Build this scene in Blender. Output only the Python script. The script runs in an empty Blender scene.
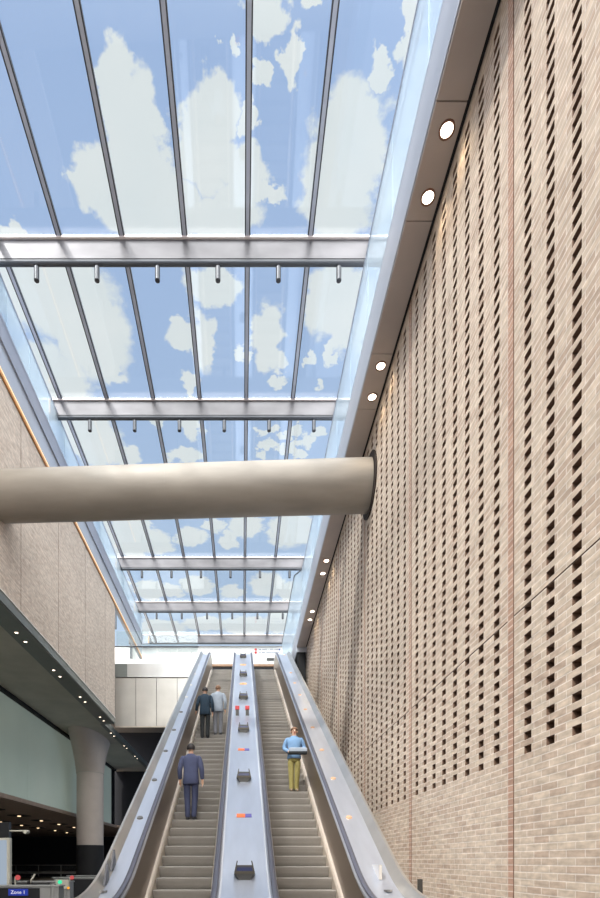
import bpy, bmesh, math, random
from mathutils import Vector, Matrix, Quaternion

random.seed(7)
SC = bpy.context.scene
COL = SC.collection
F = 522.0                 # focal length in pixels of the 600 x 898 frame
VX, VY = 242.5, 861.0     # vanishing point of the hall's long axis
EYE = 1.5                 # camera height
K = F / 504.0

# ------------------------------------------------------------------ helpers
def at(x, y, Y):
    """world point seen at pixel (x, y) at depth Y"""
    return Vector(((x - VX) * Y / F, Y, EYE + (VY - y) * Y / F))

class MB:
    """collects shapes for ONE mesh object"""
    def __init__(s):
        s.v, s.f, s.m, s.sm = [], [], [], []
    def add(s, vs, fs, mi=0, smooth=False):
        n = len(s.v)
        s.v += [tuple(p) for p in vs]
        for f in fs:
            s.f.append([n + i for i in f]); s.m.append(mi); s.sm.append(smooth)
        return s
    def box(s, x0, x1, y0, y1, z0, z1, mi=0):
        v = [(x, y, z) for x in (x0, x1) for y in (y0, y1) for z in (z0, z1)]
        return s.add(v, [(0, 1, 3, 2), (4, 6, 7, 5), (0, 4, 5, 1), (2, 3, 7, 6), (0, 2, 6, 4), (1, 5, 7, 3)], mi)
    def quad(s, a, b, c, d, mi=0):
        return s.add([a, b, c, d], [(0, 1, 2, 3)], mi)
    def prism(s, poly, axis, a0, a1, mi=0):
        """closed polygon in the two other axes, extruded along axis"""
        n = len(poly)
        def mk(p, a):
            if axis == 'x': return (a, p[0], p[1])
            if axis == 'y': return (p[0], a, p[1])
            return (p[0], p[1], a)
        v = [mk(p, a0) for p in poly] + [mk(p, a1) for p in poly]
        fs = [tuple(range(n))[::-1], tuple(range(n, 2 * n))]
        fs += [(i, (i + 1) % n, n + (i + 1) % n, n + i) for i in range(n)]
        return s.add(v, fs, mi)
    def cyl(s, p0, p1, r0, r1=None, n=20, mi=0, caps=True, smooth=True):
        r1 = r0 if r1 is None else r1
        p0, p1 = Vector(p0), Vector(p1)
        d = (p1 - p0).normalized()
        a = d.orthogonal().normalized(); b = d.cross(a)
        v = []
        for p, r in ((p0, r0), (p1, r1)):
            for i in range(n):
                t = 2 * math.pi * i / n
                v.append(p + (a * math.cos(t) + b * math.sin(t)) * r)
        s.add(v, [(i, (i + 1) % n, n + (i + 1) % n, n + i) for i in range(n)], mi, smooth)
        if caps:
            s.add(v[:n], [tuple(range(n))[::-1]], mi); s.add(v[n:], [tuple(range(n))], mi)
        return s
    def sphere(s, c, r, n=14, mi=0, sc=(1, 1, 1)):
        c = Vector(c); v = []; h = n // 2
        for j in range(h + 1):
            th = math.pi * j / h
            for i in range(n):
                ph = 2 * math.pi * i / n
                v.append(c + Vector((math.sin(th) * math.cos(ph) * r * sc[0], math.sin(th) * math.sin(ph) * r * sc[1], math.cos(th) * r * sc[2])))
        fs = [(j * n + i, (j + 1) * n + i, (j + 1) * n + (i + 1) % n, j * n + (i + 1) % n) for j in range(h) for i in range(n)]
        return s.add(v, fs, mi, True)
    def sweep(s, prof, path, mi=0, smooth=False):
        """closed profile [(x, c)] carried along path [(Y, Z)], offset c straight up"""
        n, v = len(prof), []
        for (Y, Z) in path:
            v += [(x, Y, Z + c) for (x, c) in prof]
        fs = []
        for k in range(len(path) - 1):
            for i in range(n):
                j = (i + 1) % n
                fs.append((k * n + i, k * n + j, (k + 1) * n + j, (k + 1) * n + i))
        s.add(v, fs, mi, smooth)
        s.add(v[:n], [tuple(range(n))[::-1]], mi); s.add(v[-n:], [tuple(range(n))], mi)
        return s
    def ribbon(s, X, pts, hw, ht, n=12, mi=0):
        """oval tube in the plane X = const along pts [(Y, Z)]"""
        v = []
        for k, (Y, Z) in enumerate(pts):
            a = pts[max(k - 1, 0)]; b = pts[min(k + 1, len(pts) - 1)]
            t = Vector((0, b[0] - a[0], b[1] - a[1])).normalized()
            nn = Vector((0, -t.z, t.y))
            for i in range(n):
                q = 2 * math.pi * i / n
                v.append(Vector((X, Y, Z)) + Vector((1, 0, 0)) * hw * math.cos(q) + nn * ht * math.sin(q))
        fs = [(k * n + i, k * n + (i + 1) % n, (k + 1) * n + (i + 1) % n, (k + 1) * n + i) for k in range(len(pts) - 1) for i in range(n)]
        s.add(v, fs, mi, True)
        s.add(v[:n], [tuple(range(n))[::-1]], mi); s.add(v[-n:], [tuple(range(n))], mi)
        return s
    def mesh(s, name, mats):
        me = bpy.data.meshes.new(name)
        me.from_pydata(s.v, [], s.f)
        for m in (mats if isinstance(mats, (list, tuple)) else [mats]): me.materials.append(m)
        for p, mi, sm in zip(me.polygons, s.m, s.sm): p.material_index = mi; p.use_smooth = sm
        bm = bmesh.new(); bm.from_mesh(me); bmesh.ops.recalc_face_normals(bm, faces=bm.faces); bm.to_mesh(me); bm.free()
        return me
    def build(s, name, mats, parent=None, loc=None, bevel=0):
        o = bpy.data.objects.new(name, s.mesh(name, mats)); COL.objects.link(o)
        if parent is not None: o.parent = parent
        if loc is not None: o.location = loc
        if bevel:
            md = o.modifiers.new('Bevel', 'BEVEL'); md.width = bevel; md.segments = 2; md.limit_method = 'ANGLE'
        return o

def tag(o, label=None, cat=None, group=None, kind=None):
    if label: o['label'] = label
    if cat: o['category'] = cat
    if group: o['group'] = group
    if kind: o['kind'] = kind
    return o
def thing(name, label, cat, loc=(0, 0, 0), group=None, rz=0):
    o = bpy.data.objects.new(name, None); COL.objects.link(o); o.empty_display_size = .2
    o.location = loc; o.rotation_euler.z = rz
    return tag(o, label, cat, group)
def struct(name, mb, mats, label=None):
    o = mb.build(name, mats); o['kind'] = 'structure'
    if label: o['label'] = label
    return o
def copy_thing(src, loc, label):
    c = src.copy(); COL.objects.link(c); c.location = loc; c['label'] = label
    for ch in list(src.children):
        d = ch.copy(); COL.objects.link(d); d.parent = c
        for g in list(ch.children):
            e = g.copy(); COL.objects.link(e); e.parent = d
    return c
ORD = ['first', 'second', 'third', 'fourth', 'fifth', 'sixth', 'seventh', 'eighth', 'ninth', 'tenth', 'eleventh', 'twelfth']

# ------------------------------------------------------------------ materials
def srgb(r, g, b):
    def c(u):
        u /= 255.0
        return u / 12.92 if u <= .04045 else ((u + .055) / 1.055) ** 2.4
    return (c(r), c(g), c(b), 1)
def new_mat(name):
    m = bpy.data.materials.new(name); m.use_nodes = True
    nt = m.node_tree; nt.nodes.clear()
    out = nt.nodes.new('ShaderNodeOutputMaterial')
    return m, nt, out
def N(nt, t, **kw):
    n = nt.nodes.new(t)
    for k, v in kw.items():
        if k in n.inputs: n.inputs[k].default_value = v
        else: setattr(n, k, v)
    return n
def pbr(name, col, rough=.5, metal=0, var=.12, vscale=3.0, bump=0, bscale=40, stretch=None, spec=.5, emit=0, emitcol=None):
    m, nt, out = new_mat(name)
    p = N(nt, 'ShaderNodeBsdfPrincipled', Roughness=rough, Metallic=metal)
    p.inputs['Specular IOR Level'].default_value = spec
    nt.links.new(p.outputs[0], out.inputs[0])
    tc = N(nt, 'ShaderNodeTexCoord'); src = tc.outputs['Object']
    if stretch:
        mp = N(nt, 'ShaderNodeMapping'); mp.inputs['Scale'].default_value = stretch
        nt.links.new(src, mp.inputs[0]); src = mp.outputs[0]
    nz = N(nt, 'ShaderNodeTexNoise', Scale=vscale, Detail=5.0)
    nt.links.new(src, nz.inputs['Vector'])
    mr = N(nt, 'ShaderNodeMapRange'); mr.inputs[1].default_value = .3; mr.inputs[2].default_value = .7
    mr.inputs[3].default_value = 1 - var; mr.inputs[4].default_value = 1 + var
    nt.links.new(nz.outputs[0], mr.inputs[0])
    mx = N(nt, 'ShaderNodeVectorMath', operation='SCALE'); mx.inputs[0].default_value = col[:3]
    nt.links.new(mr.outputs[0], mx.inputs['Scale'])
    nt.links.new(mx.outputs[0], p.inputs['Base Color'])
    if bump:
        n2 = N(nt, 'ShaderNodeTexNoise', Scale=bscale, Detail=3.0); nt.links.new(src, n2.inputs['Vector'])
        b = N(nt, 'ShaderNodeBump', Strength=bump, Distance=.02); nt.links.new(n2.outputs[0], b.inputs['Height'])
        nt.links.new(b.outputs[0], p.inputs['Normal'])
    if emit:
        p.inputs['Emission Color'].default_value = emitcol or col; p.inputs['Emission Strength'].default_value = emit
    return m
def brick_mat(name, c1, c2, cm, bw, rh, y_off=0.0, seed=0.0, z_off=0.0, offset=.5):
    m, nt, out = new_mat(name); L = nt.links.new
    p = N(nt, 'ShaderNodeBsdfPrincipled', Roughness=.9); p.inputs['Specular IOR Level'].default_value = .2
    L(p.outputs[0], out.inputs[0])
    tc = N(nt, 'ShaderNodeTexCoord'); sp = N(nt, 'ShaderNodeSeparateXYZ'); cb = N(nt, 'ShaderNodeCombineXYZ')
    L(tc.outputs['Object'], sp.inputs[0])
    ad = N(nt, 'ShaderNodeMath', operation='ADD'); ad.inputs[1].default_value = y_off
    L(sp.outputs['Y'], ad.inputs[0]); L(ad.outputs[0], cb.inputs[0])
    az = N(nt, 'ShaderNodeMath', operation='ADD'); az.inputs[1].default_value = z_off; L(sp.outputs['Z'], az.inputs[0]); L(az.outputs[0], cb.inputs[1])
    br = N(nt, 'ShaderNodeTexBrick', offset=offset, squash=1.0)
    for k, v in (('Color1', c1), ('Color2', c2), ('Mortar', cm), ('Scale', 1.0), ('Mortar Size', .007), ('Mortar Smooth', .25), ('Bias', -.25), ('Brick Width', bw), ('Row Height', rh)):
        br.inputs[k].default_value = v
    L(cb.outputs[0], br.inputs['Vector'])
    # per-brick tone and streaks along the courses
    st = N(nt, 'ShaderNodeMapping'); st.inputs['Scale'].default_value = (1 / bw, 1 / rh, 1); st.inputs['Location'].default_value = (seed, seed, 0)
    L(cb.outputs[0], st.inputs[0])
    nz = N(nt, 'ShaderNodeTexNoise', Scale=1.3, Detail=2.0); L(st.outputs[0], nz.inputs['Vector'])
    n2 = N(nt, 'ShaderNodeTexNoise', Scale=14.0, Detail=4.0); L(cb.outputs[0], n2.inputs['Vector'])
    n3 = N(nt, 'ShaderNodeTexNoise', Scale=.5, Detail=2.0); L(cb.outputs[0], n3.inputs['Vector'])
    def rng(src, a, b, lo=.3, hi=.7):
        r = N(nt, 'ShaderNodeMapRange'); r.inputs[1].default_value = lo; r.inputs[2].default_value = hi; r.inputs[3].default_value = a; r.inputs[4].default_value = b
        L(src, r.inputs[0]); return r.outputs[0]
    m1 = N(nt, 'ShaderNodeMath', operation='MULTIPLY'); L(rng(nz.outputs[0], .80, 1.14), m1.inputs[0]); L(rng(n2.outputs[0], .90, 1.08), m1.inputs[1])
    m2 = N(nt, 'ShaderNodeMath', operation='MULTIPLY'); L(m1.outputs[0], m2.inputs[0]); L(rng(n3.outputs[0], .95, 1.05), m2.inputs[1])
    sc = N(nt, 'ShaderNodeVectorMath', operation='SCALE'); L(br.outputs['Color'], sc.inputs[0]); L(m2.outputs[0], sc.inputs['Scale'])
    L(sc.outputs[0], p.inputs['Base Color'])
    iv = N(nt, 'ShaderNodeMath', operation='SUBTRACT'); iv.inputs[0].default_value = 1; L(br.outputs['Fac'], iv.inputs[1])
    h = N(nt, 'ShaderNodeMath', operation='MULTIPLY_ADD'); L(n2.outputs[0], h.inputs[0]); h.inputs[1].default_value = .5; L(iv.outputs[0], h.inputs[2])
    b = N(nt, 'ShaderNodeBump', Strength=.5, Distance=.008); L(h.outputs[0], b.inputs['Height']); L(b.outputs[0], p.inputs['Normal'])
    return m
def glass_mat(name, tint, refl=.06, haze=None, haze_amt=0.0, rough=.0):
    """thin architectural glass: lets light through, mirrors a little, optional milky part"""
    m, nt, out = new_mat(name); L = nt.links.new
    t = N(nt, 'ShaderNodeBsdfTransparent', Color=tint); g = N(nt, 'ShaderNodeBsdfGlossy', Roughness=rough)
    g.inputs['Color'].default_value = (.9, .95, 1, 1)
    lw = N(nt, 'ShaderNodeLayerWeight', Blend=.25)
    mr = N(nt, 'ShaderNodeMapRange'); mr.inputs[3].default_value = refl * .6; mr.inputs[4].default_value = min(1, refl * 5)
    L(lw.outputs['Facing'], mr.inputs[0])
    mx = N(nt, 'ShaderNodeMixShader'); L(mr.outputs[0], mx.inputs[0]); L(t.outputs[0], mx.inputs[1]); L(g.outputs[0], mx.inputs[2])
    last = mx
    if haze:
        d = N(nt, 'ShaderNodeBsdfDiffuse', Color=haze); tl = N(nt, 'ShaderNodeBsdfTranslucent', Color=haze); a = N(nt, 'ShaderNodeMixShader')
        a.inputs[0].default_value = .6; L(d.outputs[0], a.inputs[1]); L(tl.outputs[0], a.inputs[2])
        m2 = N(nt, 'ShaderNodeMixShader'); m2.inputs[0].default_value = haze_amt; L(mx.outputs[0], m2.inputs[1]); L(a.outputs[0], m2.inputs[2]); last = m2
    L(last.outputs[0], out.inputs[0])
    return m
def emit_mat(name, col, s):
    m, nt, out = new_mat(name); e = N(nt, 'ShaderNodeEmission', Color=col, Strength=s); nt.links.new(e.outputs[0], out.inputs[0]); return m

BW, RH = .2638 * K, .0752
M = {}
M['brick_r'] = brick_mat('cream_brick', srgb(200, 185, 168), srgb(176, 155, 139), srgb(214, 204, 194), BW, RH, z_off=.048)
M['brick_stack'] = brick_mat('pink_stack_brick', srgb(180, 148, 130), srgb(162, 130, 114), srgb(206, 190, 178), .5, RH, z_off=.048, offset=0.0)
M['brick_reveal_shade'] = pbr('brick_reveal_shade', srgb(118, 94, 78), .9, bump=.3, var=.2, vscale=18)  # hole sides darker than the brick: shade put into the colour
M['brick_back_shade'] = pbr('brick_cavity_shade', srgb(44, 34, 28), .9)  # near-black hole backs: shade of the recess put into the colour
M['brick_l'] = brick_mat('taupe_brick', srgb(208, 193, 178), srgb(188, 169, 154), srgb(186, 174, 162), BW, RH, seed=3.3)
M['concrete'] = pbr('concrete_soffit', srgb(172, 168, 156), .8, bump=.15, bscale=6, var=.10, vscale=1.2)
M['soffit'] = pbr('soffit_panel', srgb(176, 164, 156), .6, var=.07, vscale=1.5)
M['column'] = pbr('column_concrete', srgb(186, 174, 164), .7, bump=.08, var=.05, vscale=2)
M['tube'] = pbr('tube_concrete', srgb(142, 134, 123), .5, bump=.06, bscale=14, var=.14, vscale=1.6, stretch=(.5, 2, 2))
M['band'] = pbr('dark_metal_band', srgb(112, 115, 110), .45, .2, var=.05)
M['black'] = pbr('black_void', srgb(22, 22, 24), .8, var=.05)
M['darkwall'] = pbr('dark_wall', srgb(24, 25, 30), .7, var=.1)
M['fascia'] = pbr('fascia_metal', srgb(186, 190, 198), .42, .25, var=.05, vscale=.8)
M['fascia2'] = pbr('fascia_metal_grey', srgb(160, 164, 176), .5, .2, var=.05, vscale=.8)
M['gold'] = pbr('copper_lit_trim', srgb(226, 158, 92), .35, .3, var=.05)
M['goldlight'] = emit_mat('gold_light', (1.0, .72, .42, 1), 1.6)
M['white'] = pbr('white_panel', srgb(242, 240, 234), .5, var=.02)
M['whitetrim'] = pbr('pale_trim', srgb(225, 220, 212), .5, var=.02)
M['steel'] = pbr('brushed_steel', srgb(196, 194, 190), .32, .85, var=.10, vscale=1.3, stretch=(1, 1, .6))
M['steelpanel'] = pbr('steel_cladding', srgb(190, 186, 178), .34, .75, var=.10, vscale=.9)
M['deck'] = pbr('deck_steel', srgb(192, 198, 210), .30, .70, var=.05, vscale=2, stretch=(3, .5, .5))
M['balus'] = pbr('bronze_steel_panel', srgb(128, 114, 102), .35, .7, var=.06, vscale=1.5, stretch=(1, .3, 1))
M['skirt'] = pbr('skirt_steel', srgb(216, 204, 190), .4, .5, var=.05)
M['step'] = None
M['rubber'] = pbr('handrail_rubber', srgb(74, 76, 88), .35, var=.05)
M['beam'] = pbr('beam_steel', srgb(104, 102, 104), .36, .5, var=.30, vscale=.9, stretch=(.7, 1, 1.6))  # large dark blotches in the colour imitate reflections on the steel
M['beamtop'] = pbr('beam_pale_flange', srgb(236, 222, 214), .4, .1, var=.03)
M['bardark'] = pbr('glazing_bar_dark', srgb(70, 70, 74), .4, .3, var=.06)
M['barmid'] = pbr('glazing_bar_face', srgb(190, 194, 204), .4, .1, var=.08, vscale=1)
M['flange'] = pbr('beam_flange', srgb(78, 80, 84), .4, .4, var=.05)
M['glass'] = glass_mat('roof_glass', (.95, .97, .98, 1), .03)
M['guard'] = glass_mat('guard_glass', (.80, .87, .90, 1), .08, (.80, .85, .88, 1), .30)
M['clear'] = glass_mat('balcony_glass', (.90, .94, .94, 1), .08, (.85, .9, .9, 1), .10)
M['greenglass_glow'] = pbr('green_glass_added_glow', srgb(176, 190, 180), .12, var=.07, vscale=.35, spec=.6, emit=.20)  # emission added to brighten the glass, no lamp behind it
M['lamp_warm'] = emit_mat('lamp_warm', (1.0, .86, .68, 1), 9)
M['lamp_dim'] = emit_mat('lamp_dim', (1.0, .84, .66, 1), 6)
M['lamp_hall'] = emit_mat('lamp_hall', (1.0, .72, .42, 1), 2.0)
M['bezel'] = pbr('bezel', srgb(128, 92, 76), .4, .4)
M['hallceil'] = pbr('hall_ceiling', srgb(150, 130, 115), .6, var=.1)
M['floor'] = pbr('floor_terrazzo', srgb(120, 116, 110), .45, var=.12, vscale=8)
M['gate'] = pbr('gate_steel', srgb(150, 150, 148), .4, .5, var=.06)
M['gatedark'] = pbr('gate_black', srgb(18, 18, 22), .4)
M['red'] = pbr('red_plastic', srgb(196, 44, 48), .4)
M['redlit'] = emit_mat('red_disc', srgb(216, 96, 96), .8)
M['greenlit'] = emit_mat('green_lamp', srgb(60, 220, 160), 1.2)
M['amberlit'] = emit_mat('amber_lamp', srgb(250, 170, 50), 1.2)
M['bluesign'] = pbr('blue_sign', srgb(24, 48, 150), .5, emit=.08, emitcol=srgb(24, 48, 160))
M['signwhite'] = emit_mat('sign_letters', (1, 1, 1, 1), .8)
M['screen'] = emit_mat('advert_display', srgb(168, 182, 198), .9)
M['frame'] = pbr('pale_frame', srgb(196, 192, 178), .4, .4)
M['hexbody'] = pbr('shroud_bronze', srgb(66, 65, 62), .45, .3, var=.06)
M['hexrim'] = pbr('shroud_rim', srgb(74, 68, 56), .45, .3)
M['hexglass'] = pbr('shroud_lens', srgb(52, 58, 92), .25, var=.03)
M['orange'] = pbr('orange_plate', srgb(232, 112, 58), .5, var=.04)
M['indigo'] = pbr('indigo_plate', srgb(92, 88, 160), .5, var=.04)
M['amber'] = pbr('amber_plate', srgb(236, 176, 112), .5, var=.04)
M['stud'] = pbr('stud_bright', srgb(226, 222, 216), .3, .5, var=.03)  # bright reflection put into the colour of the stud metal
M['studdark'] = pbr('stud_dim', srgb(120, 118, 116), .3, .6, var=.03)  # same stud metal, darker copy without the bright reflection
M['studwarm'] = pbr('stud_warm', srgb(222, 182, 148), .35, .3, var=.03)  # same stud metal, tinted warmer
M['lintel'] = pbr('lintel_wood', srgb(150, 118, 92), .5, var=.1, vscale=8)

def step_mat():
    m, nt, out = new_mat('step_ribbed_aluminium'); L = nt.links.new
    p = N(nt, 'ShaderNodeBsdfPrincipled', Roughness=.48, Metallic=.35); L(p.outputs[0], out.inputs[0])
    tc = N(nt, 'ShaderNodeTexCoord')
    w = N(nt, 'ShaderNodeTexWave', wave_type='BANDS', bands_direction='X', Scale=18.0); L(tc.outputs['Object'], w.inputs['Vector'])
    nz = N(nt, 'ShaderNodeTexNoise', Scale=4.0, Detail=3.0); L(tc.outputs['Object'], nz.inputs['Vector'])
    mr = N(nt, 'ShaderNodeMapRange'); mr.inputs[3].default_value = .85; mr.inputs[4].default_value = 1.12; L(nz.outputs[0], mr.inputs[0])
    sc = N(nt, 'ShaderNodeVectorMath', operation='SCALE'); sc.inputs[0].default_value = srgb(142, 137, 130)[:3]; L(mr.outputs[0], sc.inputs['Scale'])
    L(sc.outputs[0], p.inputs['Base Color'])
    b = N(nt, 'ShaderNodeBump', Strength=.35, Distance=.01); L(w.outputs['Fac'], b.inputs['Height']); L(b.outputs[0], p.inputs['Normal'])
    return m
M['step'] = step_mat()

# ------------------------------------------------------------------ camera, sky, exposure
cam = bpy.data.cameras.new('camera'); co = bpy.data.objects.new('camera', cam); COL.objects.link(co); SC.camera = co
co.location = (0, 0, EYE); co.rotation_euler = (math.radians(90), 0, 0)
cam.sensor_fit = 'VERTICAL'; cam.sensor_height = 36; cam.sensor_width = 24; cam.lens = 36 * F / 898
cam.shift_x = (300 - VX) / 898; cam.shift_y = (VY - 449) / 898
cam.clip_start = .05; cam.clip_end = 500

def make_sky():
    w = bpy.data.worlds.new('sky'); SC.world = w; w.use_nodes = True
    nt = w.node_tree; nt.nodes.clear(); L = nt.links.new
    out = N(nt, 'ShaderNodeOutputWorld'); bg = N(nt, 'ShaderNodeBackground'); L(bg.outputs[0], out.inputs[0])
    tc = N(nt, 'ShaderNodeTexCoord'); sp = N(nt, 'ShaderNodeSeparateXYZ'); L(tc.outputs['Generated'], sp.inputs[0])
    zc = N(nt, 'ShaderNodeMath', operation='MAXIMUM'); L(sp.outputs['Z'], zc.inputs[0]); zc.inputs[1].default_value = .03
    def mth(op, a, b=None, c=None):
        n = N(nt, 'ShaderNodeMath', operation=op)
        for i, q in enumerate((a, b, c)):
            if q is None: continue
            if isinstance(q, (int, float)): n.inputs[i].default_value = q
            else: L(q, n.inputs[i])
        return n.outputs[0]
    px = mth('DIVIDE', sp.outputs['X'], zc.outputs[0]); py = mth('DIVIDE', sp.outputs['Y'], zc.outputs[0])
    cb = N(nt, 'ShaderNodeCombineXYZ'); L(px, cb.inputs[0]); L(py, cb.inputs[1])
    nz = N(nt, 'ShaderNodeTexNoise', Scale=26.0, Detail=4.0, Roughness=.6); L(cb.outputs[0], nz.inputs['Vector'])
    off = N(nt, 'ShaderNodeVectorMath', operation='SUBTRACT'); L(nz.outputs['Color'], off.inputs[0]); off.inputs[1].default_value = (.5, .5, .5)
    ofs = N(nt, 'ShaderNodeVectorMath', operation='SCALE'); L(off.outputs[0], ofs.inputs[0]); ofs.inputs['Scale'].default_value = .075
    pp = N(nt, 'ShaderNodeVectorMath', operation='ADD'); L(cb.outputs[0], pp.inputs[0]); L(ofs.outputs[0], pp.inputs[1])
    clouds = [  # drifting cloud puffs: place and size on the cloud deck, from where they show in the photo
        (116, 80, 16, 32), (130, 115, 24, 42), (104, 185, 28, 32), (150, 208, 44, 36), (138, 160, 26, 36), (85, 180, 14, 16),
        (212, 115, 24, 28), (205, 150, 26, 38), (242, 175, 24, 22), (222, 216, 34, 22), (264, 196, 18, 8), (250, 120, 8, 18),
        (266, 10, 16, 22), (290, 66, 8, 26), (263, 66, 5, 12), (229, 50, 5, 10), (308, 8, 10, 14),
        (350, 145, 32, 52), (338, 200, 30, 46), (379, 70, 10, 11), (362, 112, 20, 22), (410, 20, 8, 40),
        (60, 295, 46, 44), (88, 330, 34, 48), (50, 385, 34, 34), (108, 368, 12, 14), (14, 240, 14, 14), (16, 290, 26, 34),
        (212, 285, 22, 18), (185, 336, 15, 13), (204, 345, 11, 26), (190, 383, 7, 10), (176, 322, 8, 8),
        (266, 340, 13, 28), (278, 382, 6, 6), (280, 360, 8, 10), (242, 355, 5, 8),
        (335, 300, 26, 34), (352, 318, 18, 32), (332, 353, 5, 10), (309, 357, 4, 5), (318, 385, 4, 5),
        (92, 440, 24, 24), (122, 456, 16, 10), (192, 425, 9, 12), (184, 456, 15, 7), (157, 424, 6, 6), (70, 425, 14, 14),
        (262, 432, 5, 4), (274, 428, 5, 4), (285, 436, 6, 4), (297, 430, 6, 5), (268, 446, 6, 4), (281, 449, 6, 4), (294, 446, 6, 5), (308, 440, 7, 6), (262, 455, 5, 4), (300, 455, 7, 4), (320, 430, 6, 6),
        (130, 540, 13, 20), (156, 543, 15, 10), (190, 537, 14, 8), (230, 540, 8, 8), (246, 526, 15, 10), (292, 530, 20, 16), (112, 545, 8, 18), (142, 528, 10, 8), (215, 526, 9, 6),
        (150, 590, 13, 8), (172, 591, 9, 6), (197, 586, 14, 8), (232, 592, 10, 6), (268, 585, 15, 10), (120, 585, 10, 10), (290, 592, 10, 8),
        (160, 628, 22, 7), (205, 624, 20, 6), (248, 626, 22, 8), (280, 622, 14, 10),
        (430, 100, 22, 40), (395, 235, 20, 40), (470, 200, 60, 60)]
    acc = None
    for (x, y, rx, ry) in clouds:
        h = VY - y
        c = ((x - VX) / h, F / h, 0); r = (rx / h, max(ry * F / h / h, .004))
        a = N(nt, 'ShaderNodeVectorMath', operation='SUBTRACT'); L(pp.outputs[0], a.inputs[0]); a.inputs[1].default_value = c
        b = N(nt, 'ShaderNodeVectorMath', operation='MULTIPLY'); L(a.outputs[0], b.inputs[0]); b.inputs[1].default_value = (1 / r[0], 1 / r[1], 0)
        d = N(nt, 'ShaderNodeVectorMath', operation='LENGTH'); L(b.outputs[0], d.inputs[0])
        acc = d.outputs['Value'] if acc is None else mth('MINIMUM', acc, d.outputs['Value'])
    mr = N(nt, 'ShaderNodeMapRange', interpolation_type='SMOOTHSTEP'); L(acc, mr.inputs[0])
    for i, v in ((1, 1.02), (2, 1.38), (3, 1.0), (4, 0.0)): mr.inputs[i].default_value = v
    n4 = N(nt, 'ShaderNodeTexNoise', Scale=9.0, Detail=4.0); L(cb.outputs[0], n4.inputs['Vector'])
    # clear sky: deeper overhead, paler low down
    el = N(nt, 'ShaderNodeMapRange'); L(py, el.inputs[0])
    for i, v in ((1, .5), (2, 2.3), (3, 0.0), (4, 1.0)): el.inputs[i].default_value = v
    sky = N(nt, 'ShaderNodeMix', data_type='RGBA'); L(el.outputs[0], sky.inputs['Factor'])
    sky.inputs['A'].default_value = srgb(168, 192, 231); sky.inputs['B'].default_value = srgb(192, 214, 238)
    wh = N(nt, 'ShaderNodeMix', data_type='RGBA'); L(n4.outputs[0], wh.inputs['Factor'])
    wh.inputs['A'].default_value = srgb(226, 234, 236); wh.inputs['B'].default_value = srgb(242, 244, 242)
    mx = N(nt, 'ShaderNodeMix', data_type='RGBA'); L(mr.outputs[0], mx.inputs['Factor']); L(sky.outputs['Result'], mx.inputs['A']); L(wh.outputs['Result'], mx.inputs['B'])
    # glow added to the sky behind the viewer to fill the interior
    sd = Vector(GLOW_FROM).normalized()
    dt = N(nt, 'ShaderNodeVectorMath', operation='DOT_PRODUCT'); L(tc.outputs['Generated'], dt.inputs[0]); dt.inputs[1].default_value = sd
    gl = N(nt, 'ShaderNodeMapRange', interpolation_type='SMOOTHERSTEP'); L(dt.outputs['Value'], gl.inputs[0])
    for i, v in ((1, .32), (2, .97), (3, 0.0), (4, FILL_GLOW)): gl.inputs[i].default_value = v
    gc = N(nt, 'ShaderNodeVectorMath', operation='SCALE'); gc.inputs[0].default_value = (1.0, .96, .90); L(gl.outputs[0], gc.inputs['Scale'])
    sm = N(nt, 'ShaderNodeVectorMath', operation='ADD'); L(mx.outputs['Result'], sm.inputs[0]); L(gc.outputs[0], sm.inputs[1])
    L(sm.outputs[0], bg.inputs['Color']); bg.inputs['Strength'].default_value = 1.0
GLOW_FROM = (.15, -.60, .78)
FILL_GLOW = 6.0
make_sky()
sun = bpy.data.lights.new('sun', 'SUN'); so = bpy.data.objects.new('sun', sun); COL.objects.link(so)
sun.energy = 3.8; sun.angle = math.radians(3); sun.color = (1, .95, .89)
so.rotation_euler = Vector((-.40, -.40, .75)).to_track_quat('Z', 'Y').to_euler(); so.location = (-20, 10, 40)
SC.view_settings.view_transform = 'Standard'; SC.view_settings.look = 'None'; SC.view_settings.gamma = 1
SC.view_settings.exposure = 0.0; SC.view_settings.use_curve_mapping = False

# ------------------------------------------------------------------ the setting
XR = 3.05                                   # right brick wall
JY = [(5.67 + 3.43 * k) * K for k in range(-3, 6)]     # vertical joints
PITCH = .3957 * K
TUBE_Y, TUBE_Z, TUBE_R = 12.06 * K, EYE + 8.97, .557
LAND = 11.42                                # upper landing level
SLOPE = math.tan(math.radians(30))
def S(Y):
    """height of the step-nose line, flattening at both ends"""
    def blend(Y, w, a):      # 0 -> slope over 2a
        if Y <= w - a: return 0.0
        if Y >= w + a: return (Y - w) * SLOPE
        t = Y - (w - a); return SLOPE * t * t / (4 * a)
    w0 = (5.667 - EYE) / SLOPE; w1 = w0 + LAND / SLOPE
    return blend(Y, w0, .85) - blend(Y, w1, .85)
W0 = (5.667 - EYE) / SLOPE; W1 = W0 + LAND / SLOPE
PATH = [(Y, S(Y)) for Y in [5.4, 5.8, 6.2] + [W0 - .85 + .17 * i for i in range(11)] + [W0 + 1.2 + i * (W1 - W0 - 2.4) / 12 for i in range(13)] + [W1 - .85 + .17 * i for i in range(11)] + [W1 + 1.3]]

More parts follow.
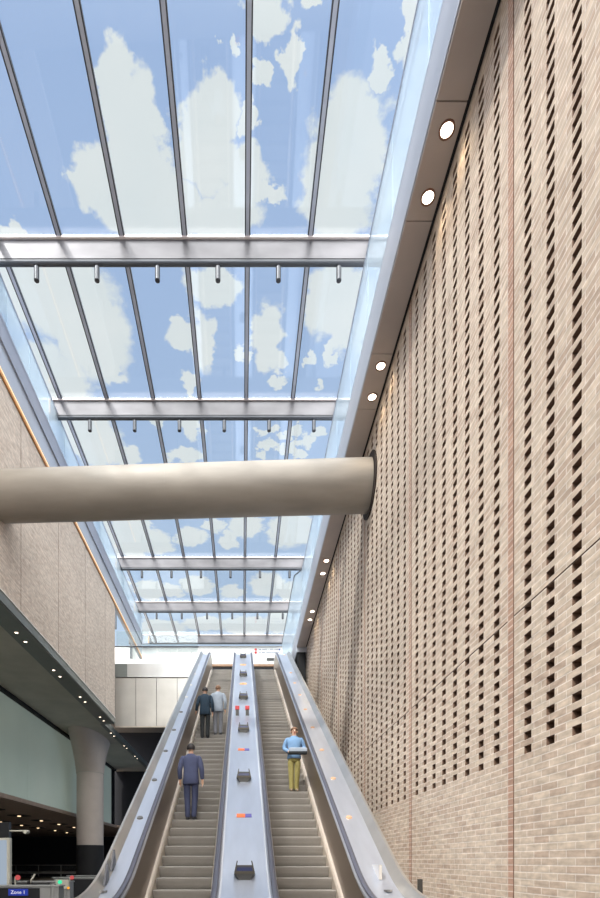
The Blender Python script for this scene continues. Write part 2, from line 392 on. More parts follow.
def right_wall():
    mb = MB(); xf, xb = XR, XR + .22
    zt, ztop = 0.0, EYE + 10.13 + .1
    r0 = 36 * RH - .048 - .004; rows = int((ztop - .08 - r0) / (2 * RH)); zg = r0 + 10 * 2 * RH + RH * 1.12 + .002
    def face(y0, y1, z0, z1): mb.quad((xf, y0, z0), (xf, y1, z0), (xf, y1, z1), (xf, y0, z1), 0)
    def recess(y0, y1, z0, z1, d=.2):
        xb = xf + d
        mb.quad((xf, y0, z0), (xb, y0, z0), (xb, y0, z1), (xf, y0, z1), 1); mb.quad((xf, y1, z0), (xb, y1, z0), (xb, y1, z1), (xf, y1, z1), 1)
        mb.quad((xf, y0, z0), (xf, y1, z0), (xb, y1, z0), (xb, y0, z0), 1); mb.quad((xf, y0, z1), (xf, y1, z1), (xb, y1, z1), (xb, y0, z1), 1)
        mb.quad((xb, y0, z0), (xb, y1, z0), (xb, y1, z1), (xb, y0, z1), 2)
    def solid(y0, y1):
        face(y0, y1, 0, zg); recess(y0, y1, zg, zg + .014, .03); face(y0, y1, zg + .014, ztop)
    G = .022
    hw = .066 * K
    for j in range(len(JY)):
        y0 = JY[j]; y1 = JY[j + 1] if j + 1 < len(JY) else 25.6 * K
        recess(y0 - G / 2, y0 + G / 2, 0, ztop, .07)
        cur = y0 + G / 2
        ym = cur + .125; mb.quad((xf, cur, 0), (xf, ym, 0), (xf, ym, ztop), (xf, cur, ztop), 3); cur = ym
        ncol = 8 if j + 1 < len(JY) else 5
        for i in range(ncol):
            yc = y0 + .378 * K + PITCH * i
            if yc + hw > y1: break
            solid(cur, yc - hw); z = 0.0
            for r in range(rows):
                h0 = r0 + r * 2 * RH; h1 = h0 + RH * 1.12
                dt = math.hypot(yc - TUBE_Y, (h0 + h1) / 2 - TUBE_Z)
                if dt < .80: continue
                if r == 10 or (z < zg < h0):
                    if z < zg and h0 > zg:
                        face(yc - hw, yc + hw, z, zg); recess(yc - hw, yc + hw, zg, zg + .014, .03); z = zg + .014
                face(yc - hw, yc + hw, z, h0); recess(yc - hw, yc + hw, h0, h1); z = h1
            face(yc - hw, yc + hw, z, ztop)
            cur = yc + hw
        solid(cur, (y1 - G / 2) if j + 1 < len(JY) else y1)
    ye = 25.6 * K; ys = JY[0] - G / 2
    mb.quad((xf, ye, 0), (xf + .5, ye, 0), (xf + .5, ye, ztop), (xf, ye, ztop), 0)
    mb.quad((xf, ys, 0), (xf + .5, ys, 0), (xf + .5, ys, ztop), (xf, ys, ztop), 0)
    mb.quad((xf + .5, ys, 0), (xf + .5, ye, 0), (xf + .5, ye, ztop), (xf + .5, ys, ztop), 2)
    struct('wall_right', mb, [M['brick_r'], M['brick_reveal_shade'], M['brick_back_shade'], M['brick_stack']], 'tall cream brick wall pierced by rows of small holes')
right_wall()

Y0 = -6.0
struct('wall_front_blocker', MB().box(-32, 3.6, Y0 - .3, Y0, 0, 5.0), M['concrete'], 'unseen low wall added behind the viewer to block sky light')  # added to cut the low sky light reaching the step risers
struct('floor', MB().box(-32, 3.6, Y0, 52, -.2, 0), M['floor'], 'dark stone station floor')
# right slab edge: soffit panels, dark shadow gap, street level fascia
ZS = EYE + 10.13
mb = MB()
cuts = [Y0, -.9, .4, 2.75, 3.99, 6.72 * K, 7.98 * K, 10.07 * K, 11.3 * K, 13.45 * K, 14.65 * K, 16.8 * K, 18.0 * K, 20.2 * K, 21.4 * K, 23.9 * K]
for a, b in zip(cuts[:-1], cuts[1:]): mb.box(2.586, XR - .05, a + .008, b - .008, ZS, ZS + .04)
struct('ceiling_right_edge', mb, M['soffit'], 'narrow taupe soffit along the brick wall')
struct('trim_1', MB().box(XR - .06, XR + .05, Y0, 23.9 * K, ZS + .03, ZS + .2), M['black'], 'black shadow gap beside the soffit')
struct('trim_2', MB().box(2.57, 7.5, Y0, 23.9 * K, ZS + .05, ZS + .85), [M['fascia']], 'pale grey slab edge under right glass guard')
# end of the soffit: black panels put in for the shaded gap by the landing
struct('trim_3', MB().box(2.62, 3.0, 23.95 * K, 24.1 * K, 6, ZS + .045).box(2.62, 3.7, 25.62 * K, 25.8 * K, 4, ZS + .9), M['black'], 'black panels standing in for the shaded opening at the brick wall end')

# left upper wall over the low hall
ZL0, ZL1 = EYE + 6.43, EYE + 6.71
YLE = 23.7 * K
mb = MB(); zt = EYE + 12.02
lj = [(13.65 + 2.79 * k) * K for k in range(-5, 4)]
cur = Y0
for y in lj + [YLE]:
    e = y - .012 if y < YLE else y
    mb.quad((-6, cur, ZL1 + .03), (-6, e, ZL1 + .03), (-6, e, zt), (-6, cur, zt))
    if y < YLE:
        for a, b, c, d in (((-6, e), (-6.05, e), 0, 0), ((-6.05, e), (-6.05, y + .012), 0, 0), ((-6.05, y + .012), (-6, y + .012), 0, 0)):
            mb.quad((*a, ZL1 + .03), (*b, ZL1 + .03), (*b, zt), (*a, zt), 1)
    cur = y + .012
mb.quad((-6, YLE, ZL0), (-9, YLE, ZL0), (-9, YLE, zt), (-6, YLE, zt))
mb.quad((-6.3, Y0, ZL0), (-9, Y0, ZL0), (-9, Y0, zt), (-6.3, Y0, zt))
struct('wall_left', mb, [M['brick_l'], M['brick_reveal_shade']], 'taupe brick wall over the low hall on the left')
struct('trim_4', MB().box(-6.02, -5.97, Y0, YLE, ZL1, ZL1 + .03), M['whitetrim'], 'thin pale line under the left brick wall')
mb = MB().box(-6.3, -5.99, Y0, YLE, ZL0 + .03, ZL1).box(-6.61, -6.02, Y0, YLE, ZL0, ZL0 + .03)
struct('trim_5', mb, M['band'], 'dark metal band with downlights along left soffit')
mb = MB()
for a in range(-2, 13):
    ya, yb = a * 2.9, a * 2.9 + 2.89
    mb.box(-9.1, -6.61 if ya < YLE else -6.6, ya, min(yb, 36.2 * K), ZL0 + .004, ZL0 + .2)
struct('ceiling', mb, M['concrete'], 'grey concrete soffit of the left hall')
struct('ceiling_edge', MB().box(-6.70, -6.50, YLE, 36.2 * K, ZL0 - .004, ZL0 + .3), M['band'], 'dark soffit edge under the landing')
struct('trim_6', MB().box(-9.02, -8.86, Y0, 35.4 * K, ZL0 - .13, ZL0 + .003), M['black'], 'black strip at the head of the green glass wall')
# upper left edge: lit copper strip, fascia, glass guard stands on it
YG = 30.0 * K
struct('trim_7', MB().box(-6.04, -5.96, Y0, YG, EYE + 12.03, EYE + 12.12).box(-6.05, -5.985, Y0, YG, EYE + 12.19, EYE + 12.22), M['gold'], 'copper trim along the top of the left wall')
struct('trim_8', MB().box(-6.05, -5.965, Y0, YG, EYE + 12.125, EYE + 12.185), M['goldlight'], 'glowing amber light line above left wall')
mb = MB().box(-9, -6.0, Y0, YLE, EYE + 12.0, EYE + 12.88).box(-6.12, -6.0, YLE, YG, EYE + 12.0, EYE + 12.88)
struct('trim_9', mb, M['fascia'], 'pale grey fascia above the left wall')
struct('trim_10', MB().box(-9, -5.95, Y0, YLE, EYE + 12.88, EYE + 13.38).box(-6.15, -5.95, YLE, YG, EYE + 12.88, EYE + 13.38), M['fascia2'], 'grey upper fascia under the left glass guard')

# green glass wall of the low hall, its ceiling, far walls
XG = -9.0
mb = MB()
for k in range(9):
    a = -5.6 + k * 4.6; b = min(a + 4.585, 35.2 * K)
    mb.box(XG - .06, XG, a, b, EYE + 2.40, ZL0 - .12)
struct('window_1', mb, M['greenglass_glow'], 'long milky green glass wall on the left')
struct('wall_left_hall', MB().box(XG - .4, XG - .1, Y0, 35.5 * K, EYE + 2.4, ZL0 + .2).box(XG - .4, XG, 35.25 * K, 35.5 * K, EYE + 2.38, ZL0), M['darkwall'], 'dark wall behind the green glass')
struct('ceiling_hall', MB().box(-32, XG + .02, Y0, 52, EYE + 2.38, EYE + 2.55).box(XG + .02, 3.0, 36.0 * K, 52, EYE + 2.38, EYE + 2.55), M['hallceil'], 'low dark ceiling of the far hall')
struct('wall_back', MB().box(-32, 3.6, 51.0, 51.3, 0, 6).box(-9.8, 3.6, 36.2 * K, 36.2 * K + .2, EYE + 2.5, LAND - .3), M['darkwall'], 'dark back wall of the hall')
struct('wall_far_left', MB().box(-32.2, -31.9, Y0, 52, 0, 5), M['darkwall'], 'dark far left wall')

# landing, white end wall with its portal
YB = 33.5 * K
YBAL = 25.4 * K
struct('floor_landing', MB().box(-9, -2.3, YBAL + .1, YB + 3, LAND - .7, LAND).box(-2.3, 2.5, W1 + .5, YB + 3, LAND - .7, LAND).box(2.5, 3.6, 26.0 * K, YB + 3, LAND - .7, LAND), M['floor'], 'upper landing floor at the escalator heads')
zp = EYE + 13.03
mb = MB().box(-9.5, -2.55, YB, YB + .3, LAND, EYE + 14.3).box(2.25, 5.5, YB, YB + .3, LAND, EYE + 14.3).box(-2.55, 2.25, YB, YB + .3, zp, EYE + 14.3)
struct('wall_end', mb, M['white'], 'white wall at the end of the upper landing')
struct('door_1', MB().box(-2.5, 2.2, YB + 1.6, YB + 1.7, LAND, zp + 1.6).box(-2.55, -2.35, YB - .05, YB + 1.6, LAND, zp - .2).box(2.1, 2.25, YB - .05, YB + 1.6, LAND, zp - .2), M['gatedark'], 'dark portal in the white end wall')
struct('trim_11', MB().box(-2.6, 2.3, YB - .06, YB + .1, zp - .10, zp + .04), M['lintel'], 'brown lintel strip over the dark portal')

# ------------------------------------------------------------------ roof: beams, bars, panes
ZG = EYE + 14.94; ZB = EYE + 14.36
BY = [(12.05 + 4.23 * k) * K for k in range(-2, 6)]
can = thing('glass_canopy', 'long glass roof over the escalators under a cloudy sky', 'glass roof', (0, 0, 0))
BX = [.12 + 1.5 * k for k in range(-4, 4)]
edges = [-7.6] + BX
prev = None
for k, x in enumerate(BX):
    b = MB().box(x - .066, x - .040, BY[0], BY[-1] + .3, ZG - .05, ZG + .03).box(x + .040, x + .066, BY[0], BY[-1] + .3, ZG - .05, ZG + .03).build('glazing_bar', M['bardark'], can)
    MB().box(x - .040, x + .040, BY[0], BY[-1] + .3, ZG - .044, ZG - .01).build('cover_strip', M['barmid'], b)
for x0, x1 in zip(edges[:-1], edges[1:]):
    for y0, y1 in zip(BY[:-1], BY[1:]):
        MB().box(x0 + (.02 if x0 > -7 else 0), x1 - .02, y0 + .01, y1 - .01, ZG + .03, ZG + .05).build('glass_pane', M['glass'], can)
beamlab = ['grey steel roof beam just overhead, outside the top edge', 'grey steel roof beam highest in the picture, well above the concrete tube', 'grey steel roof beam seen just above the concrete tube', 'grey steel roof beam right behind the concrete tube, mostly hidden', 'grey steel roof beam just below the concrete tube in the picture', 'grey steel roof beam next but one to the white end wall', 'grey steel roof beam at the far end over the white wall']
vis = [1, 2, 3, 4, 5, 6, 7]
for i in range(2, 8):
    y = BY[i]
    o = thing('roof_beam', beamlab[i - 1], 'beam', (0, y, ZB), 'steel beams under the glass roof')
    MB().box(-7.5, 4.4, 0, .16, .05, .50).build('web', M['beam'], o)
    MB().box(-7.5, 4.4, -.05, .21, .50, .55).build('top_flange', M['beamtop'], o)
    MB().cyl((-7.5, .06, .0), (4.4, .06, .0), .065, n=14).build('bottom_flange', M['flange'], o)
    MB().box(-6.75, -6.12, -.22, -.05, -.12, .40).build('end_bracket', M['fascia2'], o)
    MB().box(-6.18, -6.11, -.26, -.22, -.10, .34).build('marker_strip', M['amber'], o)
    for x, zb in ((-7.35, EYE + 13.38), (4.25, ZS + .85)):
        MB().box(x - .08, x + .08, .0, .16, zb - ZB, .06).build('post', M['flange'], o)
spot0 = None
names = {2: 'upper beam seen above the tube', 3: 'lower beam seen above the tube', 5: 'first beam seen below the tube', 6: 'second beam seen below the tube', 7: 'beam over the white end wall'}
side = ['leftmost', 'second from the left', 'third from the left', 'fourth from the left', 'fifth from the left', 'rightmost']
for i in (2, 3, 5, 6):
    xs = [.12 + 1.5 * (k + .5) for k in range(-4, 2)] if i < 7 else [.12 + 1.5 * (k + .5) for k in range(-3, 1)]
    for q, x in enumerate(xs):
        x = .02 + .968 * x
        lab = f'grey cylinder spotlight under the {names[i]}, ' + (side[q] if len(xs) == 6 else ['leftmost', 'second from the left', 'third from the left', 'rightmost'][q])
        loc = (x, BY[i] + .06, ZB - .06)
        if spot0 is None:
            spot0 = thing('spotlight', lab, 'spotlight', loc, 'spotlights under the roof beams')
            MB().cyl((0, 0, -.36), (0, 0, -.05), .06, n=16).build('housing', M['flange'], spot0)
            MB().cyl((0, 0, -.08), (0, 0, .02), .025, n=10).build('stem', M['flange'], spot0)
            MB().cyl((0, 0, -.365), (0, 0, -.34), .045, n=14).build('lens', M['bardark'], spot0)
        else: copy_thing(spot0, loc, lab)

# ------------------------------------------------------------------ glass guards at street level
def guard(name, label, x, z0, z1, y0, y1, step, mat, chan):
    g = thing(name, label, 'glass balustrade', (x, y0, z0))
    k = 0; y = y0
    while y < y1 - .1:
        e = min(y + step, y1)
        MB().box(-.012, .012, y - y0 + .01, e - y0 - .01, 0, z1 - z0).build('glass_pane', mat, g); y = e; k += 1
    MB().box(-.04, .04, 0, y1 - y0, -.02, .10).build('base_channel', chan, g)
    MB().box(-.02, .02, 0, y1 - y0, z1 - z0 - .01, z1 - z0 + .02).build('top_rail', chan, g)
    return g
guard('glass_guard', 'tall bluish glass guard on the slab edge above the brick wall', 2.62, ZS + .85, EYE + 12.77, 2.0, 22.0 * K, 3.43 * K / 2, M['guard'], M['fascia2'])
guard('glass_guard', 'bluish glass guard along the street edge above left taupe wall', -5.99, EYE + 13.38, EYE + 14.48, 6.0, YG, 2.79 * K / 2, M['guard'], M['fascia2'])
# the higher glass screen where the right guard steps up beside the landing
g = thing('glass_screen', 'higher glass screen with dark stepped edge rail beside the landing', 'glass screen', (2.62, 22 * K + .05, ZS + .85))
za = EYE + 12.77 - ZS - .85; zb = EYE + 14.4 - ZS - .85; L1, L2, L3 = 0.0, 3.4 * K, 11.0 * K
MB().prism([(0, 0), (L3, 0), (L3, zb), (L2, zb), (0, za)], 'x', -.012, .012).build('glass_pane', M['guard'], g)
MB().ribbon(0, [(0, za), (L2, zb), (L3, zb)], .03, .03).build('edge_rail', M['bardark'], g)
struct('trim_12', MB().box(2.57, 7.5, 23.9 * K, 33.2 * K, LAND + .0, ZS + .85), M['fascia'], 'pale grey kerb beside the landing')

# ------------------------------------------------------------------ tube
def pt_x(x): return 12.06 * K + (3.05 - x) * (.36 * K / 9.05)
tb = thing('tubular_strut', 'fat concrete-grey tube spanning from the left wall to brick wall', 'strut', (XR, TUBE_Y, TUBE_Z))
p0 = Vector((XR - .025, pt_x(XR - .025), TUBE_Z)); p1 = Vector((-5.975, pt_x(-5.975), TUBE_Z))
o = Vector(tb.location)
MB().cyl(p0 - o, p1 - o, TUBE_R, n=72).build('tube', M['tube'], tb)
d = (p1 - p0).normalized(); a = d.orthogonal().normalized(); b2 = d.cross(a)
mb = MB()
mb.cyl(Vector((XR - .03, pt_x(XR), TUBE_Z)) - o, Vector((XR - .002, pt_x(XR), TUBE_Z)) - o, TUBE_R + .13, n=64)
mb.build('gap_shade_ring', M['brick_back_shade'], tb)  # dark ring on the wall stands in for the shaded gap around the tube
mb = MB()
for x in (-1.8,):
    q = Vector((x, pt_x(x), TUBE_Z)) - o
    mb.cyl(q, q + d * .012, TUBE_R + .003, n=72)
mb.build('seam', M['tube'], tb)

# ------------------------------------------------------------------ downlights
def downlight(label, loc, r, group, lampmat, first):
    if first is None:
        t = thing('downlight', label, 'ceiling light', loc, group)
        n = 24
        v = [(math.cos(2 * math.pi * i / n) * q, math.sin(2 * math.pi * i / n) * q, z) for q, z in ((r * 1.3, 0.0), (r * 1.28, -.012), (r, -.012), (r * .97, 0)) for i in range(n)]
        MB().add(v, [(k * n + i, k * n + (i + 1) % n, (k + 1) * n + (i + 1) % n, (k + 1) * n + i) for k in range(3) for i in range(n)], 0, True).build('bezel', M['bezel'], t)
        MB().cyl((0, 0, -.004), (0, 0, .004), r, n=24).build('lens', lampmat, t)
        return t
    return copy_thing(first, loc, label)
first = None
ry = [6.98, 7.69, 10.31, 11.0, 17.0, 17.75, 20.45, 21.15]
rl = ['white downlight in right soffit, topmost in the photo', 'white downlight in right soffit, second from the top of the photo', 'white downlight in right soffit above the tube, the upper of that pair',
      'white downlight in right soffit above the tube, the one just above the tube', 'white downlight in right soffit below the tube, upper of the nearer pair', 'white downlight in right soffit below the tube, lower of the nearer pair',
      'white downlight in right soffit, upper of the pair next the escalator head', 'white downlight in right soffit, lowest of all next the escalator head']
for y, l in zip(ry, rl):
    o = downlight(l, (2.83, y * K, ZS - .001), .085, 'downlights in the right soffit', M['lamp_warm'], first); first = first or o
for y in ry:
    li = bpy.data.lights.new('downlight_lamp', 'SPOT'); lo = bpy.data.objects.new('downlight_lamp', li); COL.objects.link(lo)
    lo.location = (2.83, y * K, ZS - .05); li.energy = 26; li.color = (1, .78, .52); li.spot_size = math.radians(100); li.spot_blend = .8; li.shadow_soft_size = .06
first = None
ly = [14.18, 14.77, 16.97, 17.56, 19.74, 20.36, 22.5, 23.1, 25.3, 25.9, 28.1, 28.7, 30.9, 31.6]
pos = ['nearest the left edge of the photo', 'second counted away from the photo edge'] + [f'{ORD[i]} counted away from the photo edge' for i in range(2, 12)] + ['last but one, deep under the landing', 'last of the row, deep under the landing']
for i, (y, l) in enumerate(zip(ly, pos)):
    o = downlight(f'small downlight in the left soffit edge, {l}', (-6.36 if y < 24 else -6.60, y * K, ZL0 - .001 - (.005 if y > 24 else 0)), .05 if y < 24 else .042, 'downlights along the left soffit edge', M['lamp_dim'], first); first = first or o

# ------------------------------------------------------------------ column
cx, cy = -7.95, 26.3 * K
c = thing('concrete_column', 'round concrete column with a flared head and dark foot', 'column', (cx, cy, 0))
prof = []
def ring(z, rx, ry, n=40): return [(rx * math.cos(2 * math.pi * i / n), ry * math.sin(2 * math.pi * i / n), z) for i in range(n)]
n = 40
MB().add(ring(0, .70, .70) + ring(2.32, .70, .70), [(i, (i + 1) % n, n + (i + 1) % n, n + i) for i in range(n)], 0, True).build('plinth', M['black'], c)
MB().add(ring(2.32, .68, .68) + ring(6.05, .68, .68), [(i, (i + 1) % n, n + (i + 1) % n, n + i) for i in range(n)], 0, True).build('shaft', M['column'], c)
zs = [6.05 + (ZL0 - 6.05) * t / 8 for t in range(9)]
v = []; fs = []
for k, z in enumerate(zs):
    t = k / 8; v += ring(z, .70 + .13 * t ** 1.1, .70 + 1.75 * t ** 1.3)
for k in range(8): fs += [(k * n + i, k * n + (i + 1) % n, (k + 1) * n + (i + 1) % n, (k + 1) * n + i) for i in range(n)]
MB().add(v, fs, 0, True).build('flared_head', M['column'], c)
MB().cyl((0, 0, 6.03), (0, 0, 6.06), .705, n=40).build('joint_ring', M['concrete'], c)

# ------------------------------------------------------------------ recessed disc lights of the low hall
first = None
grid = [(-11.5, 23.07), (-11.7, 26.4), (-11.77, 29.5), (-11.8, 32.4), (-11.8, 35.3), (-14.5, 27.4), (-14.6, 30.4), (-14.6, 33.3), (-14.6, 36.0), (-14.5, 39.0), (-14.6, 41.9)]
hl = ['nearest of front row, at photo edge', 'second in the front row', 'third in the front row', 'fourth in the front row', 'last in the front row, by the column', 'nearest in the back row, at photo edge', 'second in the back row', 'third in the back row', 'fourth in the back row', 'fifth in the back row', 'last in the back row, by the column']
for (x, y), l in zip(grid, hl):
    lab = 'dark round lamp recess in hall ceiling, ' + l
    if first is None:
        first = thing('disc_light', lab, 'ceiling light', (x, y * K, EYE + 2.379), 'round recess lights in the low hall')
        MB().cyl((0, 0, -.012), (0, 0, .0), .60, n=32).build('recess_disc', M['black'], first)
        MB().cyl((0, 0, -.05), (0, 0, -.012), .085, n=16).build('lamp', M['lamp_hall'], first)
    else: copy_thing(first, (x, y * K, EYE + 2.379), lab)

for (x, y) in grid[::2]:
    li = bpy.data.lights.new('hall_lamp', 'SPOT'); lo = bpy.data.objects.new('hall_lamp', li); COL.objects.link(lo)
    lo.location = (x, y * K, EYE + 2.3); li.energy = 90; li.color = (1, .8, .6); li.spot_size = math.radians(120); li.spot_blend = .8; li.shadow_soft_size = .1
# ------------------------------------------------------------------ escalators
XC = .03
STEP_IN, STEP_OUT = .57, 1.57
def loop(c, y0=5.2, y1=W1 + 1.5):
    pts = []
    r = .33
    for i in range(8, -1, -1):
        t = math.pi * i / 8; pts.append((y0 + .33 - .33 * math.sin(t), c - r + r * math.cos(t)))
    pts += [(Y, Z + c) for (Y, Z) in PATH if y0 + .33 < Y < y1 - .33]
    zt = S(y1)
    for i in range(0, 9):
        t = math.pi * i / 8; pts.append((y1 - .33 + .33 * math.sin(t), zt + c - r + r * math.cos(t)))
    return pts
def deck_pt(x, y, c=.885):
    Y = (5.667 - c) / (SLOPE - (VY - y) / F)
    if Y < W0 + .9:                       # on the flattened foot: march along the sight line
        Y = min((abs((VY - y) / F * q - (S(q) + c - EYE)), q) for q in [5.5 + .01 * i for i in range(500)])[1]
    return Vector(((x - VX) * Y / F, Y, S(Y) + c))
def tilt(Y): return math.atan((S(Y + .02) - S(Y - .02)) / .04)

step_mesh = MB().prism([(0, -.014), (.014, 0), (.36, 0), (.36, -.03), (.06, -.05), (.06, -.2), (.045, -.2), (.02, -.13), (.005, -.06)], 'x', -.497, .497)
step_me = step_mesh.mesh('step', M['step'])
def escalator(s, name, label, deckw, bandw, studs, studm):
    e = thing(name, label, 'escalator', (XC, W0, 0), 'pair of long escalators')
    ox, oy = XC, W0
    def add(mb, nm, mat): 
        mb.v = [(x - ox, y - oy, z) for x, y, z in mb.v]
        return mb.build(nm, mat, e)
    def X(v): return XC + s * v
    def prof(p): return [(X(a), c) for a, c in p]
    nst = int(LAND / .2)
    for k in range(-1, nst + 2):
        z = .2 * k; Y = W0 + z / SLOPE
        zz = min(max(z, 0.004 + .002 * k if k <= 0 else z), LAND)
        if Y < W0: zz = 0.0
        # the steps sink into the flat ends as the treads level out
        if S(Y) - z > .001 or z > LAND: zz = S(Y) if k > 3 else max(z, S(Y) - .1)
        o = bpy.data.objects.new('step', step_me); COL.objects.link(o); o.parent = e
        o.location = (X((STEP_IN + STEP_OUT) / 2) - ox, Y - oy, zz)
    path = PATH
    ip = [(y, z) for y, z in path]
    add(MB().sweep(prof([(1.573, -.28), (1.60, -.28), (1.655, .075), (1.655, .095), (1.60, .095), (1.573, .05)]), ip), 'outer_skirt', M['skirt'])
    add(MB().sweep(prof([(.567, -.28), (.54, -.28), (.52, .075), (.52, .095), (.54, .095), (.567, .05)]), ip), 'inner_skirt', M['skirt'])
    add(MB().sweep(prof([(1.64, .07), (1.66, .07), (1.69, .87), (1.67, .87)]), ip), 'outer_panel', M['balus'])
    add(MB().sweep(prof([(.52, .07), (.50, .07), (.45, .87), (.47, .87)]), ip), 'inner_panel', M['balus'])
    for nm, hx in (('outer_handrail', 1.72), ('inner_handrail', .42)):
        add(MB().ribbon(X(hx), loop(.95), .043, .022), nm, M['rubber'])
    add(MB().sweep(prof([(1.665, .86), (1.775, .86), (1.775, .90), (1.755, .925), (1.685, .925), (1.665, .90)]), ip), 'outer_handrail_guide', M['deck'])
    add(MB().sweep(prof([(.475, .86), (.365, .86), (.365, .90), (.385, .925), (.455, .925), (.475, .90)]), ip), 'inner_handrail_guide', M['deck'])
    add(MB().sweep(prof([(1.77, .855), (deckw, .855), (deckw, .88), (1.77, .88)]), ip), 'outer_deck', M['deck'])
    add(MB().sweep(prof([(deckw, .86), (deckw + .02, .86), (bandw, 1.0), (bandw, -.9), (bandw + .03, -.9), (bandw + .03, 1.02), (bandw - .01, 1.02), (deckw, .885)]), ip), 'outer_cladding', M['steel'])
    add(MB().sweep(prof([(.45, -.9), (bandw, -.9), (bandw, -.32), (.45, -.32)]), [p for p in ip if p[0] > 8.6]), 'truss', M['black'])
    add(MB().box(X(.45) if s > 0 else X(1.66), X(1.66) if s > 0 else X(.45), 4.2, W0 - .9, -.02, .012), 'lower_comb_plate', M['steel'])
    add(MB().box(X(.45) if s > 0 else X(1.66), X(1.66) if s > 0 else X(.45), W1 + .55, W1 + 2.3, LAND - .06, LAND + .012), 'upper_comb_plate', M['flange'])
    for i, (px_, py_) in enumerate(studs):
        p = deck_pt(px_, py_); t = tilt(p.y)
        nrm = Vector((0, -math.sin(t), math.cos(t)))
        mb = MB().cyl(p - nrm * .005, p + nrm * .022, .060, .050, n=18)
        add(mb, 'deck_stud', studm if not callable(studm) else studm(i))
    return e
le = escalator(-1, 'escalator', 'left escalator, a man in navy suit riding on it', 2.02, 2.13,
    [(201.5, 656), (198, 665), (195, 674), (191, 685), (186.5, 697), (181, 712), (174, 730), (165.5, 751), (154.5, 780), (140, 818)], lambda i: M['stud'] if i < 5 else M['studdark'])
re_ = escalator(1, 'escalator', 'right escalator, person in blue jacket riding on it, beside the brick wall', 2.2, 2.32,
    [(284.5, 655), (290.7, 672.7), (294.7, 683), (299.7, 695), (305.3, 709.5), (312.5, 727.5), (321.8, 750), (333.3, 778.5), (349, 817.5)], M['studwarm'])
# anti-climb fins at the foot of the outer decks
def fin(e, px_, py_, h, w, m, nm='deck_fin'):
    p = deck_pt(px_, py_); q = p - Vector((XC, W0, 0))
    MB().prism([(q.y - w, q.z - .02), (q.y + w, q.z - .02), (q.y + w, q.z + h * .5), (q.y + w * .4, q.z + h)], 'x', q.x - .015, q.x + .015).build(nm, m, e)
fin(le, 113, 869, .30, .13, M['bardark']); fin(le, 106, 884, .30, .13, M['bardark'])
p = deck_pt(103, 892) - Vector((XC, W0, 0)); MB().cyl(p - Vector((0, 0, .01)), p + Vector((0, 0, .02)), .06, n=18).build('deck_stud', M['studdark'], le)
p = deck_pt(388, 891) - Vector((XC, W0, 0)); MB().cyl(p - Vector((0, 0, .01)), p + Vector((0, 0, .02)), .06, n=18).build('deck_stud', M['studdark'], re_)
q = deck_pt(379, 878) - Vector((XC, W0, 0)); MB().box(q.x - .015, q.x + .03, q.y - .06, q.y + .45, q.z - .02, q.z + .2).build('deck_stop', M['stud'], re_)

# the shared deck between the two inner handrails
md = thing('median_deck', 'pale brushed steel deck running between the two escalators', 'deck', (XC, W0, 0))
mb = MB().sweep([(-.36, .84), (.36, .84), (.36, .88), (-.36, .88)], PATH); mb.v = [(x, y - W0, z) for x, y, z in mb.v]; mb.build('deck_sheet', M['deck'], md)
for s in (-1, 1):
    mb = MB().sweep([(s * .335, .875), (s * .362, .875), (s * .362, .90), (s * .335, .89)], PATH); mb.v = [(x, y - W0, z) for x, y, z in mb.v]; mb.build('edge_strip', M['fascia'], md)
mb = MB().sweep([(-.355, -.9), (.355, -.9), (.355, .838), (-.355, .838)], [p for p in PATH if p[0] > 8.4]); mb.v = [(x, y - W0, z) for x, y, z in mb.v]; mb.build('core', M['black'], md)

hexs = [(242.4, 658.5), (242.4, 677), (242.5, 700), (243, 733), (243.3, 782.5), (244, 881)]
hlab = ['dark hexagonal light shroud on the median deck, highest near the landing', 'dark hexagonal light shroud on the median deck, second from the top', 'dark hexagonal light shroud just above the two red stop buttons', 'dark hexagonal light shroud just below the two red stop buttons', 'dark hexagonal light shroud halfway down the median between two colour plates', 'largest dark hexagonal light shroud with two prongs at the median foot']
h0 = None
for (x, y), l in zip(hexs, hlab):
    p = deck_pt(x, y, .87); p.x = XC if abs(x - VX) < 3 else p.x
    if h0 is None:
        h0 = thing('light_shroud', l, 'light fitting', p, 'light shrouds on the median deck')
        MB().prism([(-.06, -.025), (.06, -.025), (.155, .12), (.115, .235), (-.115, .235), (-.155, .12)], 'y', 0, .2).build('body', M['hexbody'], h0, bevel=.006)
        MB().prism([(-.157, .105), (.157, .105), (.15, .145), (-.15, .145)], 'y', -.012, .2).build('rim', M['hexrim'], h0)
        MB().prism([(-.12, .15), (.12, .15), (.108, .20), (-.108, .20)], 'y', -.008, .02).build('lens', M['hexglass'], h0)
        for s in (-1, 1):
            MB().prism([(s * .155, .12), (s * .135, .12), (s * .100, .30), (s * .115, .30)], 'y', .0, .16).build('prong', M['hexrim'], h0)
    else: copy_thing(h0, p, l)
p0 = None
plates = [(242, 664.7, 'amber'), (242, 683.7, 'amber'), (243, 749.5, 'orange'), (243.5, 815.6, 'orange')]
plab = ['small amber plate on the median deck, highest near the landing', 'small amber plate on the median deck above the red stop buttons', 'small orange and indigo plate on the median deck, upper one', 'orange and indigo plate on the median deck, lower one']
for (x, y, m), l in zip(plates, plab):
    p = deck_pt(x, y, .885); p.x = XC
    o = thing('safety_plate', l, 'sign', p, 'safety plates on the median deck'); o.rotation_euler.x = tilt(p.y)
    if m == 'amber':
        MB().box(-.13, .13, -.12, .12, -.01, .008).build('plate', M['amber'], o)
        MB().box(-.04, .05, -.06, .06, .006, .010).build('plate_mark', M['orange'], o)
    else:
        MB().box(-.14, .02, -.07, .07, -.01, .008).build('orange_half', M['orange'], o)
        MB().box(.02, .14, -.07, .07, -.01, .008).build('indigo_half', M['indigo'], o)
b0 = None
